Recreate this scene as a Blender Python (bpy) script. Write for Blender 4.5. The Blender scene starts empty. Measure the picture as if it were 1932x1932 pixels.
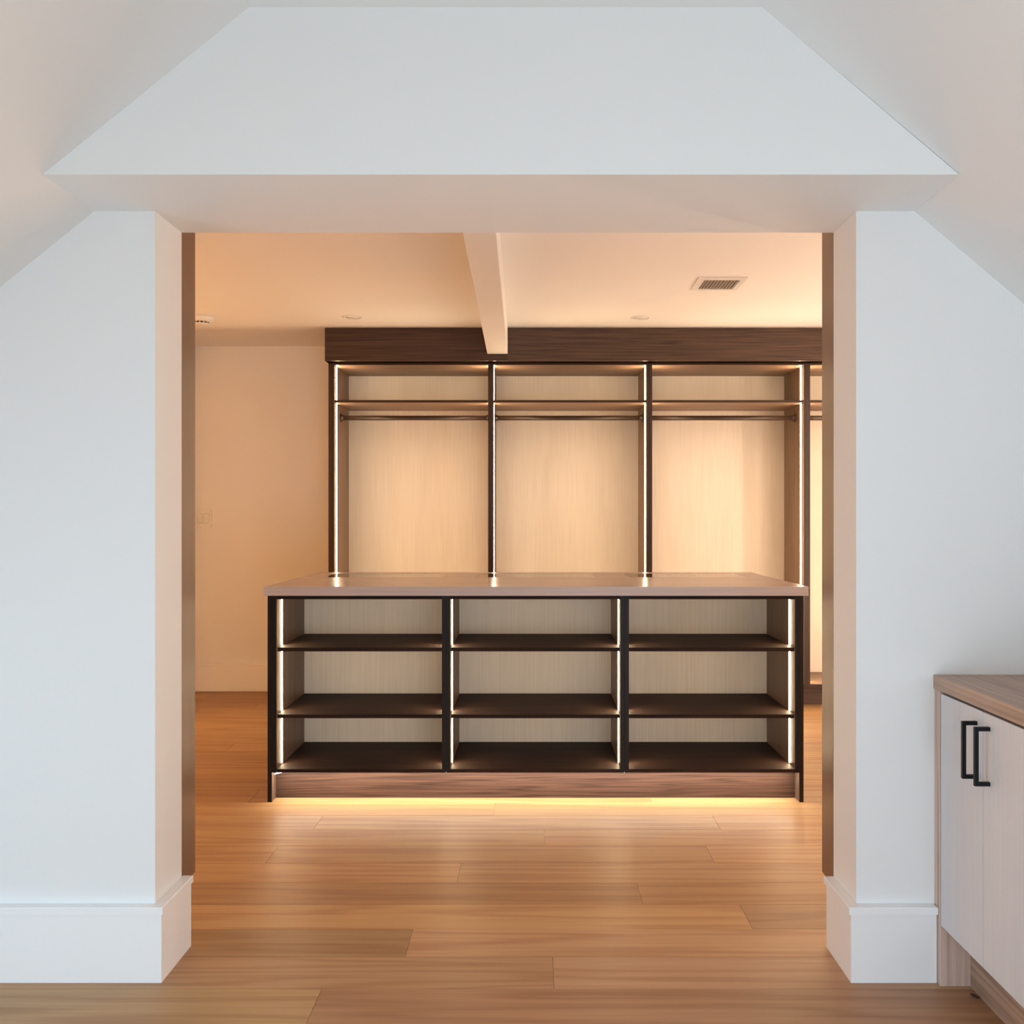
import bpy, bmesh, math, random
from mathutils import Vector, Matrix
random.seed(7)
S = bpy.context.scene
COL = S.collection

# ------------------------------------------------------------------ camera
CAMZ = 1.2
cam_d = bpy.data.cameras.new('camera'); cam = bpy.data.objects.new('camera', cam_d); COL.objects.link(cam)
cam.location = (0, 0, CAMZ); cam.rotation_euler = (math.pi/2, 0, 0)
cam_d.sensor_width = 36; cam_d.sensor_height = 36; cam_d.lens = 36*1800/1932
cam_d.shift_x = -40/1932; cam_d.shift_y = 10/1932; cam_d.clip_start = 0.02
S.camera = cam
# ------------------------------------------------------------------ world and daylight
w = bpy.data.worlds.new('world'); S.world = w; w.use_nodes = True
w.node_tree.nodes['Background'].inputs[0].default_value = (0.62, 0.78, 1.0, 1)
w.node_tree.nodes['Background'].inputs[1].default_value = 1.0

def area(name, loc, target, sx, sy, power, color):
    d = bpy.data.lights.new(name, 'AREA'); d.shape = 'RECTANGLE'; d.size = sx; d.size_y = sy
    d.energy = power; d.color = color
    o = bpy.data.objects.new(name, d); COL.objects.link(o); o.location = loc
    o.rotation_euler = (Vector(target)-Vector(loc)).to_track_quat('-Z', 'Y').to_euler()
    return o
P_REAR = 46.0
P_LEFT = 27.0
DAY_REAR = area('window_daylight', (0.72, -0.62, 0.50), (0.72, 0, 0.50), 1.7, 0.9, P_REAR, (0.69, 0.87, 1.0))
DAY_LEFT = area('dormer_daylight', (-2.42, 0.85, 0.50), (0, 0.95, 0.0), 1.5, 0.7, P_LEFT, (0.54, 0.78, 1.0))
S.view_settings.view_transform = 'Standard'
S.view_settings.look = 'None'
S.view_settings.exposure = 0.0
S.view_settings.gamma = 1.0
S.view_settings.use_curve_mapping = False
S.cycles.max_bounces = 12; S.cycles.diffuse_bounces = 8; S.cycles.glossy_bounces = 5
S.cycles.transparent_max_bounces = 8
S.cycles.caustics_reflective = False; S.cycles.caustics_refractive = False
S.cycles.sample_clamp_indirect = 4.0; S.cycles.sample_clamp_direct = 22.0

LED_CLOSET = 77.0
LED_ISLAND = 106.0
LED_TOE = 42.0
FILL_RIGHT = 148.0  # strength of the added fill wardrobes on the right, out of view
FILL_LEFT = 80.0  # strength of the added fill wardrobes on the left, out of view
FILL_LEFT_COL = (1.0, 0.50, 0.18)  # fill tint, orange to warm the left of the room
TOE_COL = (1.0, 0.94, 0.80)
FILL_RIGHT_COL = (1.0, 0.76, 0.58)
LED_COL = (1.0, 0.74, 0.46)

# ------------------------------------------------------------------ materials
MATS = {}
def new_mat(name):
    m = bpy.data.materials.new(name); m.use_nodes = True; MATS[name] = m
    nt = m.node_tree; b = nt.nodes['Principled BSDF']
    return m, nt, b
def N(nt, t, **kw):
    n = nt.nodes.new(t)
    for k, v in kw.items(): setattr(n, k, v)
    return n
def plain(name, col, rough=0.5, spec=0.5, metal=0.0, bump=0.0, bscale=200, var=0.0):
    m, nt, b = new_mat(name)
    b.inputs['Base Color'].default_value = (*col, 1); b.inputs['Roughness'].default_value = rough
    b.inputs['Specular IOR Level'].default_value = spec; b.inputs['Metallic'].default_value = metal
    tc = N(nt, 'ShaderNodeTexCoord')
    if var:
        n = N(nt, 'ShaderNodeTexNoise'); n.inputs['Scale'].default_value = 2.2; n.inputs['Detail'].default_value = 3
        nt.links.new(tc.outputs['Object'], n.inputs['Vector'])
        mx = N(nt, 'ShaderNodeMix', data_type='RGBA')
        mx.inputs[6].default_value = (*[c*(1-var) for c in col], 1); mx.inputs[7].default_value = (*[min(1, c*(1+var)) for c in col], 1)
        nt.links.new(n.outputs['Fac'], mx.inputs[0]); nt.links.new(mx.outputs[2], b.inputs['Base Color'])
    if bump:
        n = N(nt, 'ShaderNodeTexNoise'); n.inputs['Scale'].default_value = bscale; n.inputs['Detail'].default_value = 3
        nt.links.new(tc.outputs['Object'], n.inputs['Vector'])
        bp = N(nt, 'ShaderNodeBump'); bp.inputs['Strength'].default_value = bump; bp.inputs['Distance'].default_value = 0.002
        nt.links.new(n.outputs['Fac'], bp.inputs['Height']); nt.links.new(bp.outputs[0], b.inputs['Normal'])
    return m
def emit(name, col, strength):
    m, nt, b = new_mat(name)
    b.inputs['Base Color'].default_value = (0.8, 0.8, 0.8, 1)
    b.inputs['Emission Color'].default_value = (*col, 1); b.inputs['Emission Strength'].default_value = strength
    return m
def wood(name, dark, light, axis='X', rough=0.4, spec=0.5, rings=9.0, cath=0.35, fibre=0.5, across=6.0, along=0.5, tone=0.0, fine=90.0, bump=0.05, broad=0.7):
    """procedural wood: contour lines of a stretched noise give the cathedral grain, a much finer noise the fibres"""
    m, nt, b = new_mat(name); L = nt.links.new
    b.inputs['Roughness'].default_value = rough; b.inputs['Specular IOR Level'].default_value = spec
    tc = N(nt, 'ShaderNodeTexCoord'); oi = N(nt, 'ShaderNodeObjectInfo')
    off = N(nt, 'ShaderNodeVectorMath', operation='SCALE'); off.inputs[0].default_value = (37.0, 23.0, 11.0)
    L(oi.outputs['Random'], off.inputs['Scale'])
    add = N(nt, 'ShaderNodeVectorMath', operation='ADD'); L(tc.outputs['Object'], add.inputs[0]); L(off.outputs[0], add.inputs[1])
    def scaled(a, c):
        v = [c, c, c]; v['XYZ'.index(axis)] = a
        n = N(nt, 'ShaderNodeVectorMath', operation='MULTIPLY'); n.inputs[1].default_value = v
        L(add.outputs[0], n.inputs[0]); return n.outputs[0]
    n1 = N(nt, 'ShaderNodeTexNoise'); n1.inputs['Scale'].default_value = 1.0; n1.inputs['Detail'].default_value = 2.0; n1.inputs['Roughness'].default_value = 0.45
    L(scaled(along, across), n1.inputs['Vector'])
    mu = N(nt, 'ShaderNodeMath', operation='MULTIPLY'); L(n1.outputs['Fac'], mu.inputs[0]); mu.inputs[1].default_value = rings*6.283
    si = N(nt, 'ShaderNodeMath', operation='SINE'); L(mu.outputs[0], si.inputs[0])
    r1 = N(nt, 'ShaderNodeMapRange'); L(si.outputs[0], r1.inputs['Value']); r1.inputs['From Min'].default_value = -1
    pw = N(nt, 'ShaderNodeMath', operation='POWER'); L(r1.outputs[0], pw.inputs[0]); pw.inputs[1].default_value = 1.8
    n2 = N(nt, 'ShaderNodeTexNoise'); n2.inputs['Scale'].default_value = 1.0; n2.inputs['Detail'].default_value = 4.0; n2.inputs['Roughness'].default_value = 0.6
    L(scaled(2.5, fine), n2.inputs['Vector'])
    n3 = N(nt, 'ShaderNodeTexNoise'); n3.inputs['Scale'].default_value = 1.0; n3.inputs['Detail'].default_value = 2.0
    L(scaled(0.9, 3.0), n3.inputs['Vector'])
    # fac = 1 - cath*rings - fibre*(n2-.5)*2 ... towards light
    a1 = N(nt, 'ShaderNodeMath', operation='MULTIPLY'); L(pw.outputs[0], a1.inputs[0]); a1.inputs[1].default_value = cath
    s1 = N(nt, 'ShaderNodeMath', operation='SUBTRACT'); s1.inputs[0].default_value = 0.62+cath*0.35; L(a1.outputs[0], s1.inputs[1])
    c2 = N(nt, 'ShaderNodeMath', operation='SUBTRACT'); L(n2.outputs['Fac'], c2.inputs[0]); c2.inputs[1].default_value = 0.5
    a2 = N(nt, 'ShaderNodeMath', operation='MULTIPLY_ADD'); L(c2.outputs[0], a2.inputs[0]); a2.inputs[1].default_value = fibre*2.0; L(s1.outputs[0], a2.inputs[2])
    c3 = N(nt, 'ShaderNodeMath', operation='SUBTRACT'); L(n3.outputs['Fac'], c3.inputs[0]); c3.inputs[1].default_value = 0.5
    a3 = N(nt, 'ShaderNodeMath', operation='MULTIPLY_ADD', use_clamp=True); L(c3.outputs[0], a3.inputs[0]); a3.inputs[1].default_value = broad; L(a2.outputs[0], a3.inputs[2])
    mx = N(nt, 'ShaderNodeMix', data_type='RGBA'); mx.inputs[6].default_value = (*dark, 1); mx.inputs[7].default_value = (*light, 1)
    L(a3.outputs[0], mx.inputs[0])
    out = mx.outputs[2]
    if tone:
        m2 = N(nt, 'ShaderNodeMix', data_type='RGBA', blend_type='MULTIPLY'); m2.inputs[0].default_value = 1.0
        L(out, m2.inputs[6]); L(oi.outputs['Color'], m2.inputs[7]); out = m2.outputs[2]
    L(out, b.inputs['Base Color'])
    bp = N(nt, 'ShaderNodeBump'); bp.inputs['Strength'].default_value = bump; bp.inputs['Distance'].default_value = 0.001
    L(n2.outputs['Fac'], bp.inputs['Height']); L(bp.outputs[0], b.inputs['Normal'])
    return m

M_WALL = plain('wall_paint', (0.80, 0.795, 0.785), 0.6, 0.3, bump=0.04, bscale=350)
M_CEIL = plain('ceiling_paint', (0.80, 0.79, 0.775), 0.75, 0.2, bump=0.03, bscale=350)
M_TRIM = plain('trim_paint', (0.88, 0.88, 0.88), 0.35, 0.45)
M_OAK = wood('oak_floor', (0.32, 0.155, 0.062), (0.51, 0.315, 0.150), 'X', 0.44, 0.36, rings=7, cath=0.40, fibre=0.55, across=7.0, along=0.45, tone=1, fine=150, broad=0.25)
M_SUB = plain('subfloor', (0.20, 0.11, 0.06), 0.8)
DARK_D, DARK_L = (0.065, 0.037, 0.025), (0.175, 0.105, 0.070)
M_DARKX = wood('dark_laminate_across', DARK_D, DARK_L, 'X', 0.42, 0.35, rings=5, cath=0.25, fibre=0.9, across=9, along=0.5, fine=140)
M_DARKY = wood('dark_laminate_deep', DARK_D, DARK_L, 'Y', 0.42, 0.35, rings=5, cath=0.2, fibre=0.9, across=9, along=0.5, fine=140)
M_DARKZ = wood('dark_laminate_upright', DARK_D, DARK_L, 'Z', 0.42, 0.35, rings=5, cath=0.2, fibre=0.9, across=9, along=0.5, fine=140)
M_SHELFX = wood('matt_dark_shelf', (0.009, 0.0045, 0.0035), (0.034, 0.018, 0.013), 'X', 0.62, 0.12, rings=5, cath=0.2, fibre=0.9, across=9, along=0.5, fine=140)
WD, WL_ = (0.085, 0.049, 0.031), (0.25, 0.155, 0.10)
M_WARDZ = wood('wardrobe_laminate_upright', WD, WL_, 'Z', 0.40, 0.35, rings=5, cath=0.2, fibre=0.9, across=9, along=0.5, fine=140)
M_WARDX = wood('wardrobe_laminate_across', WD, WL_, 'X', 0.40, 0.35, rings=5, cath=0.2, fibre=0.9, across=9, along=0.5, fine=140)
M_EDGE = plain('black_brown_edge_band', (0.010, 0.006, 0.005), 0.5, 0.25)
M_EDGEW = plain('dark_brown_edge_band', (0.042, 0.023, 0.014), 0.45, 0.3)
M_UNDER = plain('matt_dark_underside', (0.012, 0.007, 0.005), 0.95, 0.0)
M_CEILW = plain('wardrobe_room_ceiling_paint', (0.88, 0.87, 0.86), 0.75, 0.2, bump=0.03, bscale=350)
M_CROWN = wood('dark_crown_wood', (0.013, 0.007, 0.005), (0.105, 0.060, 0.041), 'X', 0.45, 0.35, rings=12, cath=0.22, fibre=0.9, across=16, along=0.35, fine=170, tone=1, broad=0.4)
M_TOE = wood('walnut_plinth', (0.020, 0.009, 0.006), (0.115, 0.060, 0.041), 'X', 0.45, 0.3, rings=9, cath=0.40, fibre=0.8, across=26, along=0.7, fine=170, broad=0.3)
M_LINEN = wood('pale_back_panel', (0.47, 0.41, 0.35), (0.66, 0.59, 0.52), 'Z', 0.5, 0.3, rings=3, cath=0.08, fibre=0.6, across=8, along=0.8, fine=260)
M_TOP = wood('taupe_worktop', (0.42, 0.32, 0.275), (0.56, 0.44, 0.385), 'X', 0.18, 0.55, rings=3, cath=0.12, fibre=0.6, across=8, along=0.6, fine=180, bump=0.02)
M_TOPEDGE = wood('taupe_worktop_edge', (0.45, 0.395, 0.385), (0.64, 0.58, 0.57), 'X', 0.5, 0.2, rings=3, cath=0.12, fibre=0.6, across=8, along=0.6, fine=180, bump=0.02)
M_ASHY = wood('light_walnut_along', (0.25, 0.155, 0.11), (0.50, 0.345, 0.25), 'Y', 0.4, 0.4, rings=9, cath=0.4, fibre=0.7, across=14, along=0.5, fine=160)
M_ASHZ = wood('light_walnut_upright', (0.36, 0.235, 0.19), (0.68, 0.50, 0.41), 'Z', 0.4, 0.4, rings=9, cath=0.45, fibre=0.6, across=14, along=0.5, fine=160)
M_BROWNZ = wood('bronze_laminate', (0.11, 0.052, 0.029), (0.175, 0.085, 0.050), 'Z', 0.30, 0.5, rings=4, cath=0.1, fibre=0.7, across=8, along=0.4, fine=240)
M_DOOR = wood('white_textured_door', (0.60, 0.60, 0.62), (0.72, 0.72, 0.74), 'Z', 0.45, 0.4, rings=3, cath=0.05, fibre=0.5, across=8, along=0.8, fine=260)
M_BLACK = plain('matt_black_metal', (0.005, 0.005, 0.006), 0.45, 0.2)
M_ROD = plain('bronze_rod_metal', (0.045, 0.026, 0.018), 0.42, 0.35, metal=0.2)
M_WHITEPL = plain('white_plastic', (0.80, 0.79, 0.76), 0.35, 0.5)
M_VENT = plain('white_vent_metal', (0.76, 0.75, 0.73), 0.45, 0.4)
M_DARKHOLE = plain('dark_recess', (0.03, 0.022, 0.018), 0.8)
M_RECESS = plain('vent_duct_grey', (0.33, 0.29, 0.26), 0.8)
M_LENS = plain('frosted_lens', (0.78, 0.77, 0.74), 0.4, 0.5)
M_CHIP = plain('bark_brown', (0.035, 0.018, 0.012), 0.7)
M_PAD = plain('pale_tray_fill', (0.90, 0.86, 0.80), 0.8)
M_LEDC = emit('wardrobe_strip_light', LED_COL, LED_CLOSET)
M_LEDU = emit('wardrobe_upper_strip_light', LED_COL, LED_CLOSET*2.3)
M_LEDI = emit('island_strip_light', LED_COL, LED_ISLAND)
M_LEDT = emit('plinth_strip_light', TOE_COL, LED_TOE)
M_FILLL = emit('left_fill_strip_light', FILL_LEFT_COL, FILL_LEFT)  # strips of the unseen fill wardrobes on the left
M_FILLR = emit('right_fill_strip_light', FILL_RIGHT_COL, FILL_RIGHT)  # strips of the unseen fill wardrobes on the right
def glass(name, ior=1.5, rough=0.0, tint=(0.97, 0.98, 0.97), refl_gain=1.0):
    m = bpy.data.materials.new(name); m.use_nodes = True; nt = m.node_tree; nt.nodes.clear(); L = nt.links.new
    o = N(nt, 'ShaderNodeOutputMaterial'); t = N(nt, 'ShaderNodeBsdfTransparent'); t.inputs[0].default_value = (*tint, 1)
    g = N(nt, 'ShaderNodeBsdfGlossy'); g.inputs['Roughness'].default_value = rough; g.inputs[0].default_value = (0.99, 0.99, 0.98, 1)
    f = N(nt, 'ShaderNodeFresnel'); ge = N(nt, 'ShaderNodeNewGeometry')
    mr = N(nt, 'ShaderNodeMapRange'); mr.inputs['To Min'].default_value = ior; mr.inputs['To Max'].default_value = 1/ior
    L(ge.outputs['Backfacing'], mr.inputs['Value']); L(mr.outputs[0], f.inputs[0])
    cm = N(nt, 'ShaderNodeMath', operation='MULTIPLY', use_clamp=True); L(f.outputs[0], cm.inputs[0]); cm.inputs[1].default_value = refl_gain
    mx = N(nt, 'ShaderNodeMixShader'); L(cm.outputs[0], mx.inputs[0]); L(t.outputs[0], mx.inputs[1]); L(g.outputs[0], mx.inputs[2]); L(mx.outputs[0], o.inputs[0])
    return m
M_GLASS = glass('clear_glass', 1.6)
M_GLASSTOP = glass('boosted_display_glass', 1.7, refl_gain=1.5)  # mirror reflection raised beyond plain glass so the worktop windows look brighter
M_FILM = glass('clear_film', 1.5, 0.08)

# ------------------------------------------------------------------ builders
WPOS = {}
def tag(o, label=None, cat=None, group=None, kind=None):
    if label: o['label'] = label
    if cat: o['category'] = cat
    if group: o['group'] = group
    if kind: o['kind'] = kind
    return o
def root(name, loc, label, cat, group=None):
    o = bpy.data.objects.new(name, None); COL.objects.link(o); o.location = loc; o.empty_display_size = 0.1
    WPOS[o.name] = Vector(loc); return tag(o, label, cat, group)
def finish(name, bm, mat, parent=None, origin=None, smooth=False):
    """bm in world coordinates -> object with its origin at the base centre of its bounds"""
    lo = Vector([min(v.co[i] for v in bm.verts) for i in range(3)]); hi = Vector([max(v.co[i] for v in bm.verts) for i in range(3)])
    og = Vector(origin) if origin is not None else Vector(((lo.x+hi.x)/2, (lo.y+hi.y)/2, lo.z))
    bmesh.ops.translate(bm, verts=bm.verts, vec=-og)
    bmesh.ops.recalc_face_normals(bm, faces=bm.faces)
    me = bpy.data.meshes.new(name); bm.to_mesh(me); bm.free()
    if smooth:
        for p in me.polygons: p.use_smooth = True
    me.materials.append(mat)
    o = bpy.data.objects.new(name, me); COL.objects.link(o)
    if parent is not None:
        o.parent = parent; o.location = og-WPOS[parent.name]
    else: o.location = og
    WPOS[o.name] = og
    return o
def add_box(bm, x0, x1, y0, y1, z0, z1, bev=0.0):
    r = bmesh.ops.create_cube(bm, size=1.0); vs = r['verts']
    for v in vs:
        v.co = Vector((x0 if v.co.x < 0 else x1, y0 if v.co.y < 0 else y1, z0 if v.co.z < 0 else z1))
    if bev:
        es = list({e for v in vs for e in v.link_edges})
        bmesh.ops.bevel(bm, geom=es, offset=bev, segments=1, affect='EDGES', profile=0.5)
    return vs
def box(name, mat, x0, x1, y0, y1, z0, z1, parent=None, bev=0.0):
    bm = bmesh.new(); add_box(bm, min(x0, x1), max(x0, x1), y0, y1, z0, z1, bev)
    return finish(name, bm, mat, parent)
def add_prism(bm, pts, axis, a, b):
    """polygon pts (2-D) extruded along axis between a and b"""
    def P(p, t):
        if axis == 'Y': return (p[0], t, p[1])
        if axis == 'Z': return (p[0], p[1], t)
        return (t, p[0], p[1])
    A = [bm.verts.new(P(p, a)) for p in pts]; B = [bm.verts.new(P(p, b)) for p in pts]
    n = len(pts)
    bm.faces.new(A); bm.faces.new(B[::-1])
    for i in range(n): bm.faces.new((A[i], B[i], B[(i+1) % n], A[(i+1) % n]))
def prism(name, mat, pts, axis, a, b, parent=None, bev=0.0):
    bm = bmesh.new(); add_prism(bm, pts, axis, a, b)
    if bev: bmesh.ops.bevel(bm, geom=list(bm.edges), offset=bev, segments=2, affect='EDGES', profile=0.5)
    return finish(name, bm, mat, parent)
def add_lathe(bm, prof, centre, axis='Z', seg=32):
    """prof: list of (r, h); revolved about axis through centre"""
    rings = []
    for r, h in prof:
        ring = []
        for k in range(seg if r > 1e-6 else 1):
            a = 2*math.pi*k/seg; c, s = r*math.cos(a), r*math.sin(a)
            p = {'Z': (c, s, h), 'X': (h, c, s), 'Y': (c, h, s)}[axis]
            ring.append(bm.verts.new(Vector(centre)+Vector(p)))
        rings.append(ring)
    for R0, R1 in zip(rings, rings[1:]):
        for k in range(seg):
            a0, a1 = R0[k % len(R0)], R0[(k+1) % len(R0)]; b0, b1 = R1[k % len(R1)], R1[(k+1) % len(R1)]
            f = []
            for v in (a0, a1, b1, b0):
                if v not in f: f.append(v)
            if len(f) > 2: bm.faces.new(f)
def lathe(name, mat, prof, centre, axis='Z', seg=32, parent=None, smooth=True):
    bm = bmesh.new(); add_lathe(bm, prof, centre, axis, seg)
    return finish(name, bm, mat, parent, smooth=smooth)
def struct(o, label=None): return tag(o, label, kind='structure')

# ------------------------------------------------------------------ key dimensions (metres; camera at x = 0, y = 0)
Y_P0, Y_P1 = 2.478, 2.665          # partition wall
XL, XR = -0.982, 0.839             # opening
Z_OP, Z_C = 1.995, 2.383           # opening height, ceiling height
Y_H = 2.213                        # face of the dropped header
SL, SR = 0.807, 0.845              # steepness of the two sloped ceilings
FX0, FX1, FY0 = -2.4, 1.66, -0.6   # front room
CX0, CX1, CY1 = -2.99, 2.81, 6.60   # wardrobe room
HTL, HTR, HBL, HBR = -0.659, 0.531, -1.139, 0.988

# ------------------------------------------------------------------ floor with planks
floor = struct(box('floor', M_SUB, -3.1, 3.45, -1.85, 6.75, -0.08, -0.014), 'wide-plank oak floor running through both rooms')
rows_j = {  # joints read for each plank row, and a tone for the planks that read lighter or darker
    -1: ([-0.538], [(0.98, 1.02, 1.05), (0.86, 0.80, 0.92)]),
    0: ([-2.0, 0.053], [(1, 1, 1), (0.94, 0.92, 1.02), (1.04, 1.02, 1.22)]),
    1: ([-0.350, 1.9], [(0.78, 0.76, 0.76), (1.08, 1.05, 1.15), (1, 1, 1)]),
    2: ([-1.9, 0.64], [(1, 1, 1), (1.12, 1.10, 1.04), (0.80, 0.74, 0.70)]),
    3: ([-1.4, 0.34], [(1, 1, 1), (0.84, 0.78, 0.72), (0.88, 0.82, 0.76)]),
    4: ([-2.1, -0.25, 1.7], [(1, 1, 1), (1.06, 1.0, 0.92), (0.98, 0.97, 0.95), (1, 1, 1)]),
    5: ([-0.93, 0.63, 2.3], [(1.03, 1, .97), (0.97, 0.95, 0.90), (1.07, 1.04, 1.0), (1, 1, 1)]),
    6: ([-1.55, 0.042, 1.8], [(1, 1, 1), (1.05, 1.05, 1.0), (1.07, 1.04, 0.98), (1, 1, 1)]),
    7: ([-0.845, 0.72, 2.4], [(1.02, 1, 1), (1.05, 1.04, 1.0), (1.08, 1.05, 1.0), (1, 1, 1)]),
    8: ([-1.75, -0.16, 1.4], [(1, 1, 1), (1.08, 1.06, 1.0), (1.02, 1.0, 0.95), (1, 1, 1)]),
    9: ([-1.2, 0.5, 1.68], [(0.92, 0.86, 0.80), (1, 1, 1), (1, 1, 1), (1.03, 1, .98)]),
    23: ([-0.9, 0.9], [(0.70, 0.60, 0.50), (0.9, 0.9, 0.9), (1, 1, 1)]),
}
plank_cache = {}
def plank(x0, x1, y0, y1, col):
    key = (round(x1-x0, 3), round(y1-y0, 4))
    me = plank_cache.get(key)
    if me is None:
        bm = bmesh.new(); L, W, g, c = x1-x0, y1-y0, 0.0004, 0.0010
        b = [(-L/2+g, -W/2+g), (L/2-g, -W/2+g), (L/2-g, W/2-g), (-L/2+g, W/2-g)]
        t = [(-L/2+g+c, -W/2+g+c), (L/2-g-c, -W/2+g+c), (L/2-g-c, W/2-g-c), (-L/2+g+c, W/2-g-c)]
        lv = [[bm.verts.new((x, y, z)) for x, y in q] for q, z in ((b, -0.0135), (b, -0.0008), (t, 0.0))]
        bm.faces.new(lv[0][::-1]); bm.faces.new(lv[2])
        for A, B in ((lv[0], lv[1]), (lv[1], lv[2])):
            for k in range(4): bm.faces.new((A[k], A[(k+1) % 4], B[(k+1) % 4], B[k]))
        me = bpy.data.meshes.new('plank'); bm.to_mesh(me); bm.free(); me.materials.append(M_OAK); plank_cache[key] = me
    o = bpy.data.objects.new('plank', me); COL.objects.link(o); o.parent = floor
    o.location = Vector(((x0+x1)/2, (y0+y1)/2, 0))-WPOS['floor']; o.color = (*col, 1)
rr = random.Random(11)
k0 = int(math.floor((FY0-2.428)/0.1763)); k1 = 23
for k in range(k0, k1+1):
    y0, y1 = 2.428+0.1763*k, 2.428+0.1763*(k+1); y1 = min(y1, CY1+0.02)
    front = y1 < 2.62
    xa, xb = (FX0-0.02, FX1+0.02) if front else (CX0-0.02, CX1+0.02)
    if k in rows_j: js, cols = rows_j[k]
    else:
        js = []; x = xa+rr.uniform(0.3, 1.8)
        while x < xb-0.25: js.append(round(x, 2)); x += rr.choice([1.25, 1.5, 1.85, 1.85])
        cols = []
        for _ in range(len(js)+1):
            t = rr.uniform(0.86, 1.08); cols.append((t, t*rr.uniform(0.95, 1.0), t*rr.uniform(0.9, 0.99)))
    pts = [(j, c) for j, c in zip([xa]+list(js), cols)]
    for i, (xs, c) in enumerate(pts):
        xe = pts[i+1][0] if i+1 < len(pts) else xb
        xs_, xe_ = max(xs, xa), min(xe, xb)
        if xe_-xs_ > 0.02: plank(xs_, xe_, y0, y1, c)

# ------------------------------------------------------------------ shell
def slope_z(x):
    if x < HTL: return Z_C-(HTL-x)*SL
    if x > HTR: return Z_C-(x-HTR)*SR
    return Z_C
# partition with the opening, in one mesh: two piers, the lintel and the dropped header in front of it
bm = bmesh.new()
add_box(bm, CX0-0.1, XL, Y_P0, Y_P1, 0, Z_OP)
add_box(bm, XR, CX1+0.1, Y_P0, Y_P1, 0, Z_OP)
add_box(bm, CX0-0.1, CX1+0.1, Y_P0, Y_P1, Z_OP, 2.5)
struct(finish('wall_back', bm, M_WALL), 'white partition wall with the wide cased opening into the wardrobe room')
bm = bmesh.new(); add_prism(bm, [(HBL, Z_OP), (HBR, Z_OP), (HTR, Z_C), (HTL, Z_C)], 'Y', Y_H, Y_P0)
struct(finish('trim_1', bm, M_WALL), 'white tapered header dropped in front of the opening')
# front room ceiling: flat strip and two slopes
struct(box('ceiling', M_CEIL, HTL, HTR, FY0-0.1, Y_P0, Z_C, Z_C+0.06), 'flat white ceiling strip over the front room')
for nm, xa, lab in (('ceiling_slope_left', FX0-0.1, 'left sloped ceiling'), ('ceiling_slope_right', FX1+0.1, 'right sloped ceiling')):
    xt = HTL if xa < 0 else HTR
    o = prism(nm.replace('ceiling_slope_left', 'ceiling').replace('ceiling_slope_right', 'ceiling'), M_CEIL,
              [(xt, Z_C), (xa, slope_z(xa)), (xa, slope_z(xa)+0.08), (xt, Z_C+0.08)], 'Y', FY0-0.1, Y_P0)
    struct(o, 'white '+lab+' of the front room')
# left knee wall with the dormer opening, right wall, rear wall with its window opening
def wall_with_hole(name, mat, plane, at, th, u0, u1, z0, z1, hu0, hu1, hz0, hz1):
    bm = bmesh.new()
    for a, b, c, d in ((u0, u1, z0, hz0), (u0, u1, hz1, z1), (u0, hu0, hz0, hz1), (hu1, u1, hz0, hz1)):
        if plane == 'X': add_box(bm, at, at+th, a, b, c, d)
        else: add_box(bm, a, b, at, at+th, c, d)
    return struct(finish(name, bm, mat))
wall_with_hole('wall_left', M_WALL, 'X', FX0-0.1, 0.1, FY0, Y_P0, 0, slope_z(FX0), 0.1, 1.6, 0.15, 0.85)
wall_with_hole('wall_rear', M_WALL, 'Y', FY0-0.1, 0.1, FX0-0.1, FX1+0.1, 0, 2.46, -0.13, 1.57, 0.05, 0.95)
struct(box('wall_right', M_WALL, FX1, FX1+0.1, FY0, Y_P0, 0, slope_z(FX1)))
def window(name, plane, at, a0, a1, z0, z1):
    bm = bmesh.new(); t = 0.05
    def bx(u0, u1, c, d, w0=0.0, w1=0.06):
        if plane == 'X': add_box(bm, at+w0, at+w1, u0, u1, c, d)
        else: add_box(bm, u0, u1, at+w0, at+w1, c, d)
    bx(a0, a1, z0, z0+t); bx(a0, a1, z1-t, z1); bx(a0, a0+t, z0+t, z1-t); bx(a1-t, a1, z0+t, z1-t); m_ = (a0+a1)/2; bx(m_-t/2, m_+t/2, z0+t, z1-t)
    o = struct(finish(name, bm, M_TRIM))
    bm = bmesh.new(); bx(a0+t, a1-t, z0+t, z1-t, 0.028, 0.032); finish('pane', bm, M_GLASS, o)
window('window_1', 'Y', FY0-0.09, -0.13, 1.57, 0.05, 0.95)
window('window_2', 'X', FX0-0.09, 0.1, 1.6, 0.15, 0.85)
# wardrobe room shell
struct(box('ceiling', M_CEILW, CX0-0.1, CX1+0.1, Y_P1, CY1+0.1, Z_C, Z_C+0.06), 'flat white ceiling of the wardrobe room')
struct(box('wall_left', M_WALL, CX0-0.1, CX0, Y_P1, CY1, 0, Z_C))
struct(box('wall_right', M_WALL, CX1, CX1+0.1, Y_P1, CY1, 0, Z_C))
struct(box('wall_far', M_WALL, CX0-0.1, CX1+0.1, CY1, CY1+0.1, 0, Z_C), 'far wall of the wardrobe room')
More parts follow.
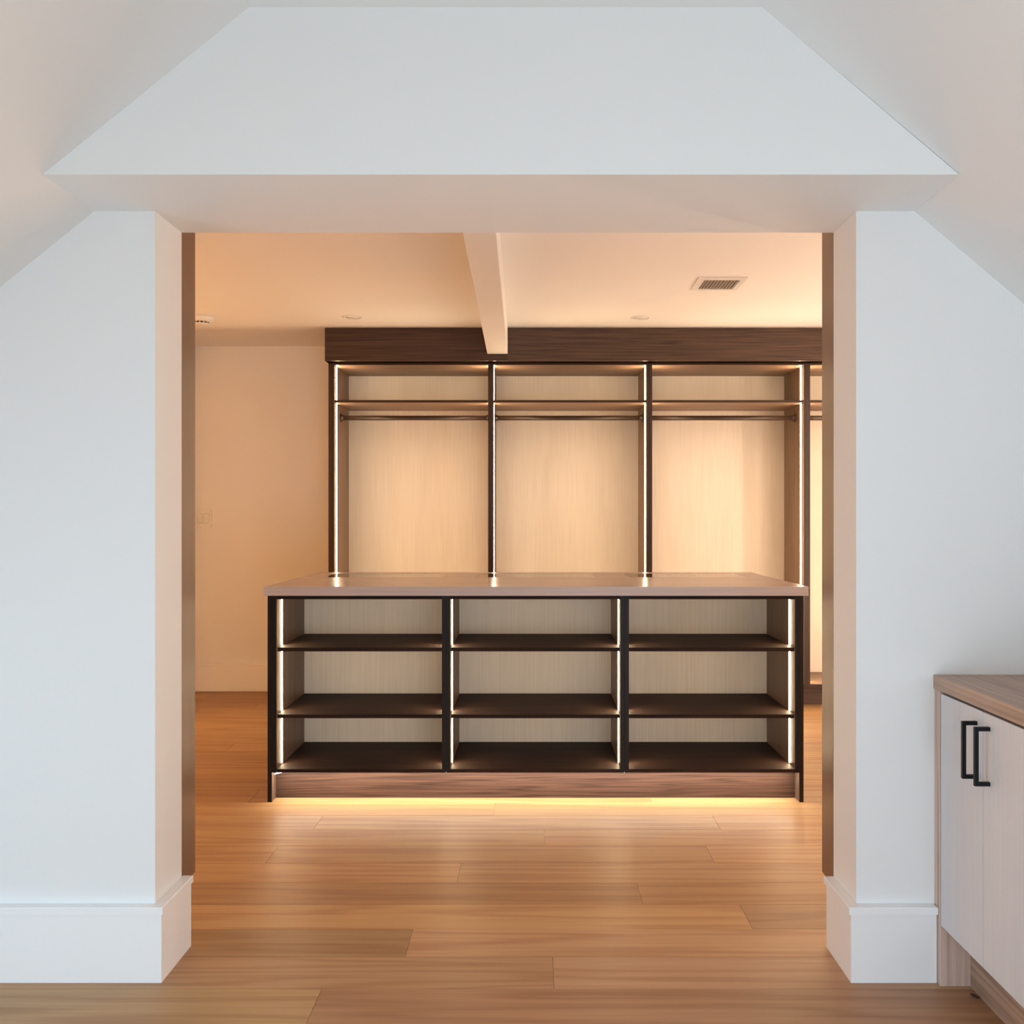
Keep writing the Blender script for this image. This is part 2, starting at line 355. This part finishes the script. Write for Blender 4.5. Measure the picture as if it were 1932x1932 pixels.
# ceiling beam, slightly oblique
bm = bmesh.new()
def bxat(y, xn, xf): return xn+(xf-xn)*(y-3.387)/(5.95-3.387)
ya, yb = Y_P1, 5.949
vs = []
for y in (ya, yb):
    l, r = bxat(y, -0.253, -0.286), bxat(y, -0.1317, -0.1595)
    vs.append([bm.verts.new(p) for p in ((l, y, 2.218), (r, y, 2.218), (r, y, Z_C), (l, y, Z_C))])
bm.faces.new(vs[0]); bm.faces.new(vs[1][::-1])
for i in range(4): bm.faces.new((vs[0][i], vs[1][i], vs[1][(i+1) % 4], vs[0][(i+1) % 4]))
bmesh.ops.bevel(bm, geom=[e for e in bm.edges], offset=0.002, segments=1, affect='EDGES')
struct(finish('trim_2', bm, M_CEIL), 'narrow white boxed beam running back under the wardrobe room ceiling')

# ------------------------------------------------------------------ baseboards (base + cap)
def baseboard(name, path_base, path_cap, label):
    o = struct(prism(name, M_TRIM, path_base, 'Z', 0.0, 0.176), label)
    bm = bmesh.new(); add_prism(bm, path_cap, 'Z', 0.174, 0.1975)
    es = [e for e in bm.edges if abs(e.verts[0].co.z-e.verts[1].co.z) < 1e-6 and e.verts[0].co.z < 0.18]
    bmesh.ops.bevel(bm, geom=es, offset=0.005, segments=3, affect='EDGES')
    es = [e for e in bm.edges if e.verts[0].co.z > 0.197 and e.verts[1].co.z > 0.197]
    bmesh.ops.bevel(bm, geom=es, offset=0.0015, segments=1, affect='EDGES')
    finish('cap', bm, M_TRIM, o)
e = 0.0005
def Lshape(xo, xf, xj, yf, yb_):   # xo far end along wall, xf face of return, xj jamb surface, yf face of run, yb end of return
    return [(xo, yf), (xf, yf), (xf, yb_), (xj, yb_), (xj, Y_P0), (xo, Y_P0)]
baseboard('baseboard_left', Lshape(FX0, -0.958, XL, 2.4585, 2.672), Lshape(FX0, -0.952, XL, 2.450, 2.672), 'tall white baseboard wrapping the left pier of the opening')
baseboard('baseboard_right', Lshape(1.040, 0.819, XR, 2.4585, 2.666), Lshape(1.040, 0.8115, XR, 2.450, 2.666), 'tall white baseboard wrapping the right pier of the opening')
def strip_base(name, x0, x1, y0, y1, cx0, cx1, cy0, cy1, label):
    baseboard(name, [(x0, y0), (x1, y0), (x1, y1), (x0, y1)], [(cx0, cy0), (cx1, cy0), (cx1, cy1), (cx0, cy1)], label)
strip_base('baseboard_far', CX0, -1.302, 6.580, CY1, CX0, -1.302, 6.573, CY1, 'white baseboard along the far wall left of the wardrobes')
strip_base('baseboard_side', CX0, CX0+0.02, Y_P1, 6.573, CX0, CX0+0.027, Y_P1, 6.573, 'white baseboard along the left wall of the wardrobe room')
strip_base('baseboard_front', FX0, FX0+0.02, FY0, 2.45, FX0, FX0+0.027, FY0, 2.45, 'white baseboard along the left knee wall')

# ------------------------------------------------------------------ tall shallow cabinets behind the two piers
def shallow_cabinet(xin, sgn, label):
    t = root('tall_cabinet', (xin+sgn*0.35, 2.72, 0.17), label, 'cabinet', 'shallow tall cabinets fixed behind the two piers of the opening')
    y0, y1, z0, z1 = Y_P1+0.001, 2.772, 0.170, 2.372; W = 0.70
    xa, xb = xin, xin+sgn*W
    box('side_panel', M_BROWNZ, xa, xa+sgn*0.018, y0, y1, z0, z1, t, 0.0008)
    box('side_panel', M_BROWNZ, xb-sgn*0.018, xb, y0, y1, z0, z1, t, 0.0008)
    a, b = sorted((xa+sgn*0.018, xb-sgn*0.018))
    box('top_panel', M_BROWNZ, a, b, y0, y1-0.02, z1-0.018, z1, t)
    box('bottom_panel', M_BROWNZ, a, b, y0, y1-0.02, z0, z0+0.018, t)
    box('back_panel', M_BROWNZ, a, b, y0, y0+0.006, z0+0.018, z1-0.018, t)
    m = (a+b)/2
    for u, v in ((a+0.001, m-0.001), (m+0.001, b-0.001)):
        box('door', M_BROWNZ, u, v, y1-0.019, y1-0.001, z0+0.003, z1-0.003, t, 0.0008)
shallow_cabinet(XL, -1, 'tall shallow brown cabinet edge standing proud behind the left pier')
shallow_cabinet(XR, 1, 'tall shallow brown cabinet edge standing proud behind the right pier')

# ------------------------------------------------------------------ island
YI, YIB = 4.020, 5.045
BAYS = [(-1.081, -0.3845), (-0.349, 0.367), (0.4035, 1.103)]
INNER = [(-1.1005, -0.3665), (-0.3665, 0.385), (0.385, 1.1205)]
island_lab = ['left unit of the dark lit island, three open shelves deep', 'middle unit of the dark lit island, between the two double dividers',
              'right unit of the dark lit island, nearest the right pier']
ZD0, ZD1, ZT0, ZT1 = 0.124, 0.139, 0.8545, 0.8700
def strips(parent, x, sgn, spans, y0, y1, mat, ex=0.003):
    for a, b in spans:
        p = sgn*0.003; m_ = (y0+y1)/2; h = (y1-y0)/2+ex
        prism('strip_light', mat, [(x, y0), (x+p*0.6, y0+h*0.25), (x+p, m_), (x+p*0.6, y1-h*0.25), (x, y1)], 'Z', a, b, parent)
for (bx0, bx1), (ox0, ox1), lab in zip(BAYS, INNER, island_lab):
    t = root('island_cabinet', ((ox0+ox1)/2, (YI+YIB)/2, 0.0), lab, 'cabinet', 'three open-shelf units making up the island')
    box('side_panel', M_DARKZ, ox0+0.0003, bx0, YI, YIB, ZD0, ZT1, t, 0.0006)
    box('side_panel', M_DARKZ, bx1, ox1-0.0003, YI, YIB, ZD0, ZT1, t, 0.0006)
    box('bottom_panel', M_SHELFX, bx0, bx1, YI, YIB, ZD0, ZD1, t, 0.0006)
    box('top_panel', M_SHELFX, bx0, bx1, YI, YIB, ZT0, ZT1, t, 0.0006)
    box('back_panel', M_LINEN, bx0, bx1, 4.507, 4.519, ZD1, ZT0, t)
    for za, zb in ((0.634, 0.650), (0.352, 0.368)):
        s_ = box('shelf', M_SHELFX, bx0+0.0015, bx1-0.0015, YI+0.006, 4.507, za, zb, t, 0.0008)
    spans = [(ZD1+0.006, 0.352), (0.368, 0.634), (0.650, ZT0)]
    for x, s in ((bx0, 1), (bx1, -1)): strips(t, x, s, spans, 4.098, 4.114, M_LEDI, 0.007)
    box('edge_band', M_EDGE, ox0+0.0003, bx0, YI-0.0012, YI-0.0001, ZD0, ZT1, t)
    box('edge_band', M_EDGE, bx1, ox1-0.0003, YI-0.0012, YI-0.0001, ZD0, ZT1, t)
    # far side: a closed dark back
    box('rear_panel', M_SHELFX, bx0, bx1, YIB-0.018, YIB-0.001, ZD1, ZT0, t)
tag(box('end_panel', M_DARKZ, -1.1186, -1.1008, YI-0.001, YIB, 0.0, ZT1, None, 0.0008), 'dark panel closing the left end of the island down to the floor', 'end panel')
tag(box('end_panel', M_DARKZ, 1.1208, 1.139, YI-0.001, YIB, 0.0, ZT1, None, 0.0008), 'dark panel closing the right end of the island down to the floor', 'end panel')
for x0 in (-1.1186, 1.1208):
    ep = [o for o in COL.objects if o.name.startswith('end_panel') and abs(WPOS[o.name].x-(x0+0.0089)) < 0.002][0]
    box('edge_band', M_EDGE, x0, x0+0.0178, YI-0.0022, YI-0.0011, 0.0, ZT1, ep)
# plinth with its strip light
t = root('island_plinth', (0.01, 4.09, 0.0), 'recessed walnut-grain plinth board under the front of the island, lit from above', 'plinth')
box('board', M_TOE, -1.1003, 1.1203, 4.083, 4.101, 0.0, 0.1235, t)
box('strip_light', M_LEDT, -1.075, 1.10, 4.024, 4.048, 0.1235, 0.12395, t)
# loose end of the strip at the left
bm = bmesh.new(); add_box(bm, -0.018, 0.018, -0.005, 0.005, -0.0012, 0.0012)
bmesh.ops.transform(bm, matrix=Matrix.Translation((-1.075, 4.035, 0.1195)) @ Matrix.Rotation(math.radians(-14), 4, 'Y'), verts=bm.verts)
finish('strip_end', bm, M_LEDT, t)
# worktop with three glass windows over display trays, filled up pale to brighten them
ZW0, ZW1 = 0.8705, 0.9085; WX0, WX1, WY0, WY1 = -1.132, 1.1557, 4.005, 5.065
GL = [(-1.022, -0.437), (-0.287, 0.3015), (0.467, 1.034)]; GY0, GY1 = 4.643, 4.945
t = root('island_worktop', (0.01, 4.53, ZW0), 'taupe slab top of the island with three flush glass windows', 'worktop')
bm = bmesh.new()
xs = [WX0]+[v for g in GL for v in g]+[WX1]; ys = [WY0, GY0, GY1, WY1]
V = {}
for i, x in enumerate(xs):
    for j, y in enumerate(ys):
        for k, z in enumerate((ZW0, ZW1)): V[i, j, k] = bm.verts.new((x, y, z))
for i in range(7):
    for j in range(3):
        if j == 1 and i in (1, 3, 5): continue
        bm.faces.new([V[i, j, 1], V[i+1, j, 1], V[i+1, j+1, 1], V[i, j+1, 1]])
        bm.faces.new([V[i, j, 0], V[i, j+1, 0], V[i+1, j+1, 0], V[i+1, j, 0]])
from collections import Counter
cnt = Counter(); 
for f in bm.faces:
    for ed in f.edges: cnt[ed] += 1
bnd = [ed for ed in list(cnt) if cnt[ed] == 1 and ed.verts[0].co.z > ZW1-1e-5]
lut = {v: k for k, v in V.items()}
for ed in bnd:
    a, b = ed.verts; ka, kb = lut[a], lut[b]
    bm.faces.new([a, b, V[kb[0], kb[1], 0], V[ka[0], ka[1], 0]])
sl = finish('slab', bm, M_TOP, t); sl.data.materials.append(M_TOPEDGE)
for p in sl.data.polygons:
    if abs(p.normal.z) < 0.5: p.material_index = 1
for a, b in GL:
    box('glass_panel', M_GLASSTOP, a+0.001, b-0.001, GY0+0.001, GY1-0.001, ZW1-0.0060, ZW1-0.0002, t)
    box('tray_fill', M_PAD, a+0.001, b-0.001, GY0+0.001, GY1-0.001, ZW0+0.0003, ZW1-0.0062, t)  # pale block raised to just under the glass to brighten it

# ------------------------------------------------------------------ wardrobes
YC, YCB = 6.05, 6.53
WBAY = [(-1.262, -0.2857), (-0.2528, 0.7186), (0.7546, 1.7175), (1.7560, 2.262)]
WOUT = [(-1.2985, -0.2692), (-0.2692, 0.7366), (0.7366, 1.7368), (1.7368, 2.29)]
wl = ['leftmost lit wardrobe bay with one high shelf and hanging rod', 'second lit wardrobe bay from the left, right of the ceiling beam',
      'third lit wardrobe bay from the left, under the ceiling vent', 'rightmost lit wardrobe bay, mostly hidden behind the right pier']
rl = ['bronze hanging rod in the leftmost wardrobe bay', 'bronze hanging rod in the second wardrobe bay', 'bronze hanging rod in the third wardrobe bay', 'bronze hanging rod in the rightmost wardrobe bay']
for i, ((bx0, bx1), (ox0, ox1)) in enumerate(zip(WBAY, WOUT)):
    t = root('wardrobe', ((ox0+ox1)/2, 6.3, 0.0), wl[i], 'wardrobe', 'lit open wardrobe bays along the far wall')
    box('side_panel', M_WARDZ, ox0+0.0003, bx0, YC, YCB, 0.124, 2.176, t, 0.0006)
    box('side_panel', M_WARDZ, bx1, ox1-0.0003, YC, YCB, 0.124, 2.176, t, 0.0006)
    box('bottom_panel', M_WARDX, bx0, bx1, YC+0.001, YCB, 0.124, 0.141, t, 0.0006)
    box('top_panel', M_WARDX, bx0, bx1, YC+0.001, YCB, 2.166, 2.176, t)
    box('back_panel', M_LINEN, ox0+0.0003, ox1-0.0003, YCB+0.0003, YCB+0.012, 0.124, 2.176, t)
    box('shelf', M_WARDX, bx0+0.001, bx1-0.001, YC+0.004, YCB, 1.928, 1.944, t, 0.0008)
    for a_, b_, c_, d_ in ((ox0+0.0003, bx0, 0.124, 2.176), (bx1, ox1-0.0003, 0.124, 2.176), (bx0+0.0002, bx1-0.0002, 2.1662, 2.176), (bx0+0.0002, bx1-0.0002, 0.1242, 0.1408)):
        box('edge_band', M_EDGEW, a_, b_, YC-0.0012, YC-0.0001, c_, d_, t)
    box('edge_band', M_EDGEW, bx0+0.002, bx1-0.002, YC+0.0028, YC+0.0039, 1.9282, 1.9438, t)
    for x, s in ((bx0, 1), (bx1, -1)):
        strips(t, x, s, [(0.147, 1.928)], 6.118, 6.136, M_LEDC); strips(t, x, s, [(1.944, 2.164)], 6.118, 6.136, M_LEDU)
    rod = lathe('hanging_rod', M_ROD, [(0.0, bx0+0.010), (0.0155, bx0+0.010), (0.0155, bx1-0.010), (0.0, bx1-0.010)], (0, 6.255, 1.851), 'X', 24, t, smooth=False)
    for p in rod.data.polygons: p.use_smooth = abs(p.normal.x) < 0.5
    for x, s in ((bx0, 1), (bx1, -1)):
        prof = [(0.0, x+s*0.0003), (0.031, x+s*0.0003), (0.031, x+s*0.003), (0.028, x+s*0.005), (0.0195, x+s*0.006), (0.0195, x+s*0.020), (0.0, x+s*0.020)]
        f = lathe('flange', M_ROD, prof, (0, 6.255, 1.851), 'X', 28, rod, smooth=False)
# unseen wardrobes added along the two side walls as warm fill light
def fill_wardrobe(xf, sgn, y0, y1, lab, led, grp):
    d = 0.48; xb = xf+sgn*d; X = lambda a: tuple(sorted((xf+sgn*a[0], xf+sgn*a[1])))
    t = root('wardrobe', ((xf+xb)/2, (y0+y1)/2, 0), lab, 'wardrobe', grp)
    def b(name, mat, a0, a1, ya, yb, z0, z1): box(name, mat, *X((a0, a1)), ya, yb, z0, z1, t)
    b('side_panel', M_DARKZ, 0, d, y0, y0+0.018, 0.124, 2.176); b('side_panel', M_DARKZ, 0, d, y1-0.018, y1, 0.124, 2.176)
    b('back_panel', M_LINEN, d, d+0.012, y0, y1, 0.124, 2.176)
    b('bottom_panel', M_DARKY, 0, d, y0+0.018, y1-0.018, 0.124, 0.141); b('top_panel', M_DARKY, 0, d, y0+0.018, y1-0.018, 2.166, 2.176)
    b('shelf', M_DARKY, 0.004, d, y0+0.019, y1-0.019, 1.928, 1.944); b('fascia', M_DARKY, -0.1, -0.082, y0, y1, 2.1765, Z_C-0.001)
    b('fascia_underside', M_DARKY, -0.082, d, y0, y1, 2.1765, 2.19); b('toe_kick', M_DARKY, 0.07, 0.088, y0, y1, 0, 0.1235)
    for y, s in ((y0+0.018, 1), (y1-0.018, -1)):
        for za, zb in ((0.147, 1.928), (1.944, 2.164)):
            xa, xb2 = xf+sgn*0.068, xf+sgn*0.086; m_ = (xa+xb2)/2
            prism('strip_light', led, [(xa, y), (xa, y+s*0.004), (m_, y+s*0.007), (xb2, y+s*0.004), (xb2, y)], 'Z', za, zb, t)
for i, nm in enumerate(('nearest the opening', 'in the middle', 'nearest the far wall')):
    fill_wardrobe(2.31, 1, 2.90+i*1.0, 3.90+i*1.0, 'unseen wardrobe added as fill light on the right side wall, '+nm, M_FILLR, 'unseen wardrobes added as fill light on the right side wall')
    fill_wardrobe(-2.50, -1, 2.90+i*1.0, 3.90+i*1.0, 'unseen wardrobe added as fill light on the left side wall, '+nm, M_FILLL, 'unseen wardrobes added as fill light on the left side wall')
t = root('wardrobe_plinth', (0.75, 6.13, 0.0), 'dark recessed plinth under the row of wardrobes', 'plinth')
box('board', M_CROWN, -1.28, 2.29, 6.12, 6.138, 0.0, 0.1235, t)
t = root('wardrobe_fascia', (0.75, 6.0, 2.177), 'dark wood fascia running above the wardrobes up to the ceiling', 'fascia')
box('board', M_CROWN, -1.2995, -0.161, 5.950, 5.968, 2.1765, Z_C-0.001, t, 0.0006).color = (0.72, 0.68, 0.70, 1)
box('board', M_CROWN, -0.1606, 2.29, 5.950, 5.968, 2.1765, Z_C-0.001, t, 0.0006)
box('underside', M_UNDER, -1.2995, 2.29, 5.968, YCB+0.01, 2.1765, 2.19, t)
box('return', M_CROWN, -1.2995, -1.2815, 5.968, YCB+0.06, 2.19, Z_C-0.001, t)

# ------------------------------------------------------------------ ceiling fittings
for (x, y, lab) in ((-1.069, 5.633, 'flush round ceiling light trim left of the beam'), (0.6355, 5.648, 'flush round ceiling light trim right of the beam')):
    t = root('ceiling_light', (x, y, Z_C), lab, 'ceiling light', 'round trims let into the wardrobe room ceiling')
    lathe('trim_ring', M_VENT, [(0.045, 0.0), (0.045, -0.003), (0.052, -0.0055), (0.058, -0.004), (0.060, 0.0)], (x, y, Z_C-0.0002), 'Z', 40, t)
    lathe('lens', M_LENS, [(0.0, -0.0022), (0.0448, -0.0022), (0.0448, 0.0)], (x, y, Z_C-0.0002), 'Z', 40, t)
# vent
t = root('ceiling_vent', (0.935, 4.82, Z_C), 'white rectangular louvred air vent in the ceiling above the island', 'vent')
bm = bmesh.new()
vx0, vx1, vy0, vy1 = 0.8155, 1.055, 4.690, 4.950; ix0, ix1, iy0, iy1 = 0.851, 1.029, 4.738, 4.922
for a in ((vx0, vx1, vy0, iy0), (vx0, vx1, iy1, vy1), (vx0, ix0, iy0, iy1), (ix1, vx1, iy0, iy1)):
    add_box(bm, a[0], a[1], a[2], a[3], Z_C-0.006, Z_C-0.0003)
finish('frame', bm, M_VENT, t)
box('recess', M_RECESS, ix0, ix1, iy0, iy1, Z_C-0.0015, Z_C-0.0003, t)
for k in range(11):
    x = ix0+(ix1-ix0)*(k+0.5)/11
    bm = bmesh.new(); add_box(bm, -0.0050, 0.0050, iy0, iy1, -0.0007, 0.0007)
    bmesh.ops.transform(bm, matrix=Matrix.Translation((x, 0, Z_C-0.0062)) @ Matrix.Rotation(math.radians(-62), 4, 'Y'), verts=bm.verts)
    finish('slat', bm, M_VENT, t)
for x, y in ((0.833, 4.82), (1.042, 4.82)):
    lathe('screw', M_VENT, [(0.0, -0.0015), (0.0035, -0.001), (0.004, 0.0)], (x, y, Z_C-0.006), 'Z', 14, t)
# smoke detector
cx, cy = -1.955, 5.62
t = root('smoke_detector', (cx, cy, Z_C), 'round white smoke detector on the ceiling beside the left pier', 'smoke detector')
lathe('base', M_WHITEPL, [(0.0, 0.0), (0.072, 0.0), (0.072, -0.012), (0.066, -0.028), (0.050, -0.033), (0.0, -0.033)], (cx, cy, Z_C-0.0003), 'Z', 40, t)
lathe('sensor_vent', M_DARKHOLE, [(0.0, 0.0), (0.043, 0.0), (0.041, -0.008), (0.0, -0.008)], (cx, cy, Z_C-0.0335), 'Z', 40, t)
lathe('cover', M_WHITEPL, [(0.0, 0.0), (0.044, 0.0), (0.040, -0.005), (0.0, -0.006)], (cx, cy, Z_C-0.0415), 'Z', 40, t)
for k in range(12):
    a = 2*math.pi*k/12+0.13
    bm = bmesh.new(); add_box(bm, -0.0022, 0.0022, -0.0022, 0.0022, -0.0418, -0.0332)
    bmesh.ops.transform(bm, matrix=Matrix.Translation((cx+0.043*math.cos(a), cy+0.043*math.sin(a), Z_C)) @ Matrix.Rotation(a, 4, 'Z'), verts=bm.verts)
    finish('rib', bm, M_WHITEPL, t)
# switch plate with its protective film still on
t = root('light_switch', (-2.280, CY1, 1.132), 'white double rocker light switch under crinkled clear film on the far wall', 'light switch')
box('plate', M_WHITEPL, -2.338, -2.222, CY1-0.006, CY1-0.0003, 1.131, 1.256, t, 0.0015)
for xc in (-2.303, -2.257):
    bm = bmesh.new(); add_prism(bm, [(CY1-0.0065, 1.162), (CY1-0.0095, 1.225), (CY1-0.0058, 1.225), (CY1-0.0058, 1.162)], 'X', xc-0.0165, xc+0.0165)
    finish('rocker', bm, M_WHITEPL, t)
    box('rocker_gap', M_RECESS, xc-0.0178, xc+0.0178, CY1-0.0064, CY1-0.0055, 1.1605, 1.2265, t)
bm = bmesh.new(); g = 26; grid = {}
fr = random.Random(4)
import mathutils.noise as mn
for i in range(g+1):
    for j in range(g+1):
        x = -2.340+0.120*i/g; z = 1.130+0.128*j/g
        d = 0.0165+0.009*mn.noise(Vector((x*42, z*42, 1.7)))+0.006*mn.noise(Vector((x*95, z*110, 4.2)))
        grid[i, j] = bm.verts.new((x, CY1-d, z))
for i in range(g):
    for j in range(g): bm.faces.new((grid[i, j], grid[i+1, j], grid[i+1, j+1], grid[i, j+1]))
finish('film', bm, M_FILM, t, smooth=True)

# ------------------------------------------------------------------ base cabinet at the right
KX, KY0, KY1 = 1.0405, 0.60, Y_P0-0.0005
t = root('base_cabinet', (1.35, 1.55, 0.0), 'low base cabinet with white doors and black bar handles along the right wall', 'cabinet')
box('side_panel', M_ASHZ, KX, FX1-0.001, 2.4400, KY1-0.0195, 0.0, 0.7555, t, 0.0008)
box('filler_panel', M_ASHZ, 1.0425, FX1-0.001, KY1-0.0190, KY1, 0.0, 0.7555, t)
box('side_panel', M_ASHZ, KX, FX1-0.001, KY0, KY0+0.038, 0.0, 0.7555, t, 0.0008)
box('bottom_panel', M_ASHY, 1.065, FX1-0.001, KY0+0.038, 2.4395, 0.150, 0.168, t)
box('back_panel', M_DARKHOLE, 1.075, 1.081, KY0+0.038, 2.4395, 0.168, 0.7555, t)
box('toe_kick', M_ASHY, 1.118, 1.136, KY0+0.038, 2.4397, 0.0, 0.1495, t)
ys_ = [2.4375]
while ys_[-1]-0.2275 > KY0+0.03: ys_.append(ys_[-1]-0.2275)
for i in range(len(ys_)-1):
    yb2, ya2 = ys_[i], ys_[i+1]
    d = box('door', M_DOOR, KX+0.0005, KX+0.0205, ya2+0.0012, yb2-0.0012, 0.157, 0.7495, t, 0.0010)
    hy = ya2+0.030 if i % 2 == 0 else yb2-0.033
    z0, z1 = 0.587, 0.7215
    bm = bmesh.new()
    add_box(bm, KX-0.0345, KX-0.0255, hy-0.0045, hy+0.0045, z0, z1, 0.0006)
    add_box(bm, KX-0.0260, KX+0.0008, hy-0.0045, hy+0.0045, z0, z0+0.009, 0.0)
    add_box(bm, KX-0.0260, KX+0.0008, hy-0.0045, hy+0.0045, z1-0.009, z1, 0.0)
    tag(finish('handle', bm, M_BLACK, d), 'matt black square bar handle')
t2 = tag(box('cabinet_top', M_ASHY, KX-0.0015, FX1-0.001, KY0-0.01, KY1, 0.7560, 0.7915, None, 0.0008), 'wood-grain top lying along the low white-door cabinet', 'worktop')
# small dark chip on the floor by the toe kick
bm = bmesh.new(); bmesh.ops.create_icosphere(bm, subdivisions=2, radius=1.0)
for v in bm.verts:
    n = mn.noise(v.co*1.7)
    v.co = Vector((v.co.x*0.0045*(1+0.5*n), v.co.y*0.012*(1+0.5*n), v.co.z*0.003))
bmesh.ops.transform(bm, matrix=Matrix.Translation((1.105, 2.387, 0.0030)) @ Matrix.Rotation(0.5, 4, 'Z'), verts=bm.verts)
tag(finish('wood_chip', bm, M_CHIP, smooth=True), 'tiny dark chip lying on the floor by the low cabinet plinth', 'debris')
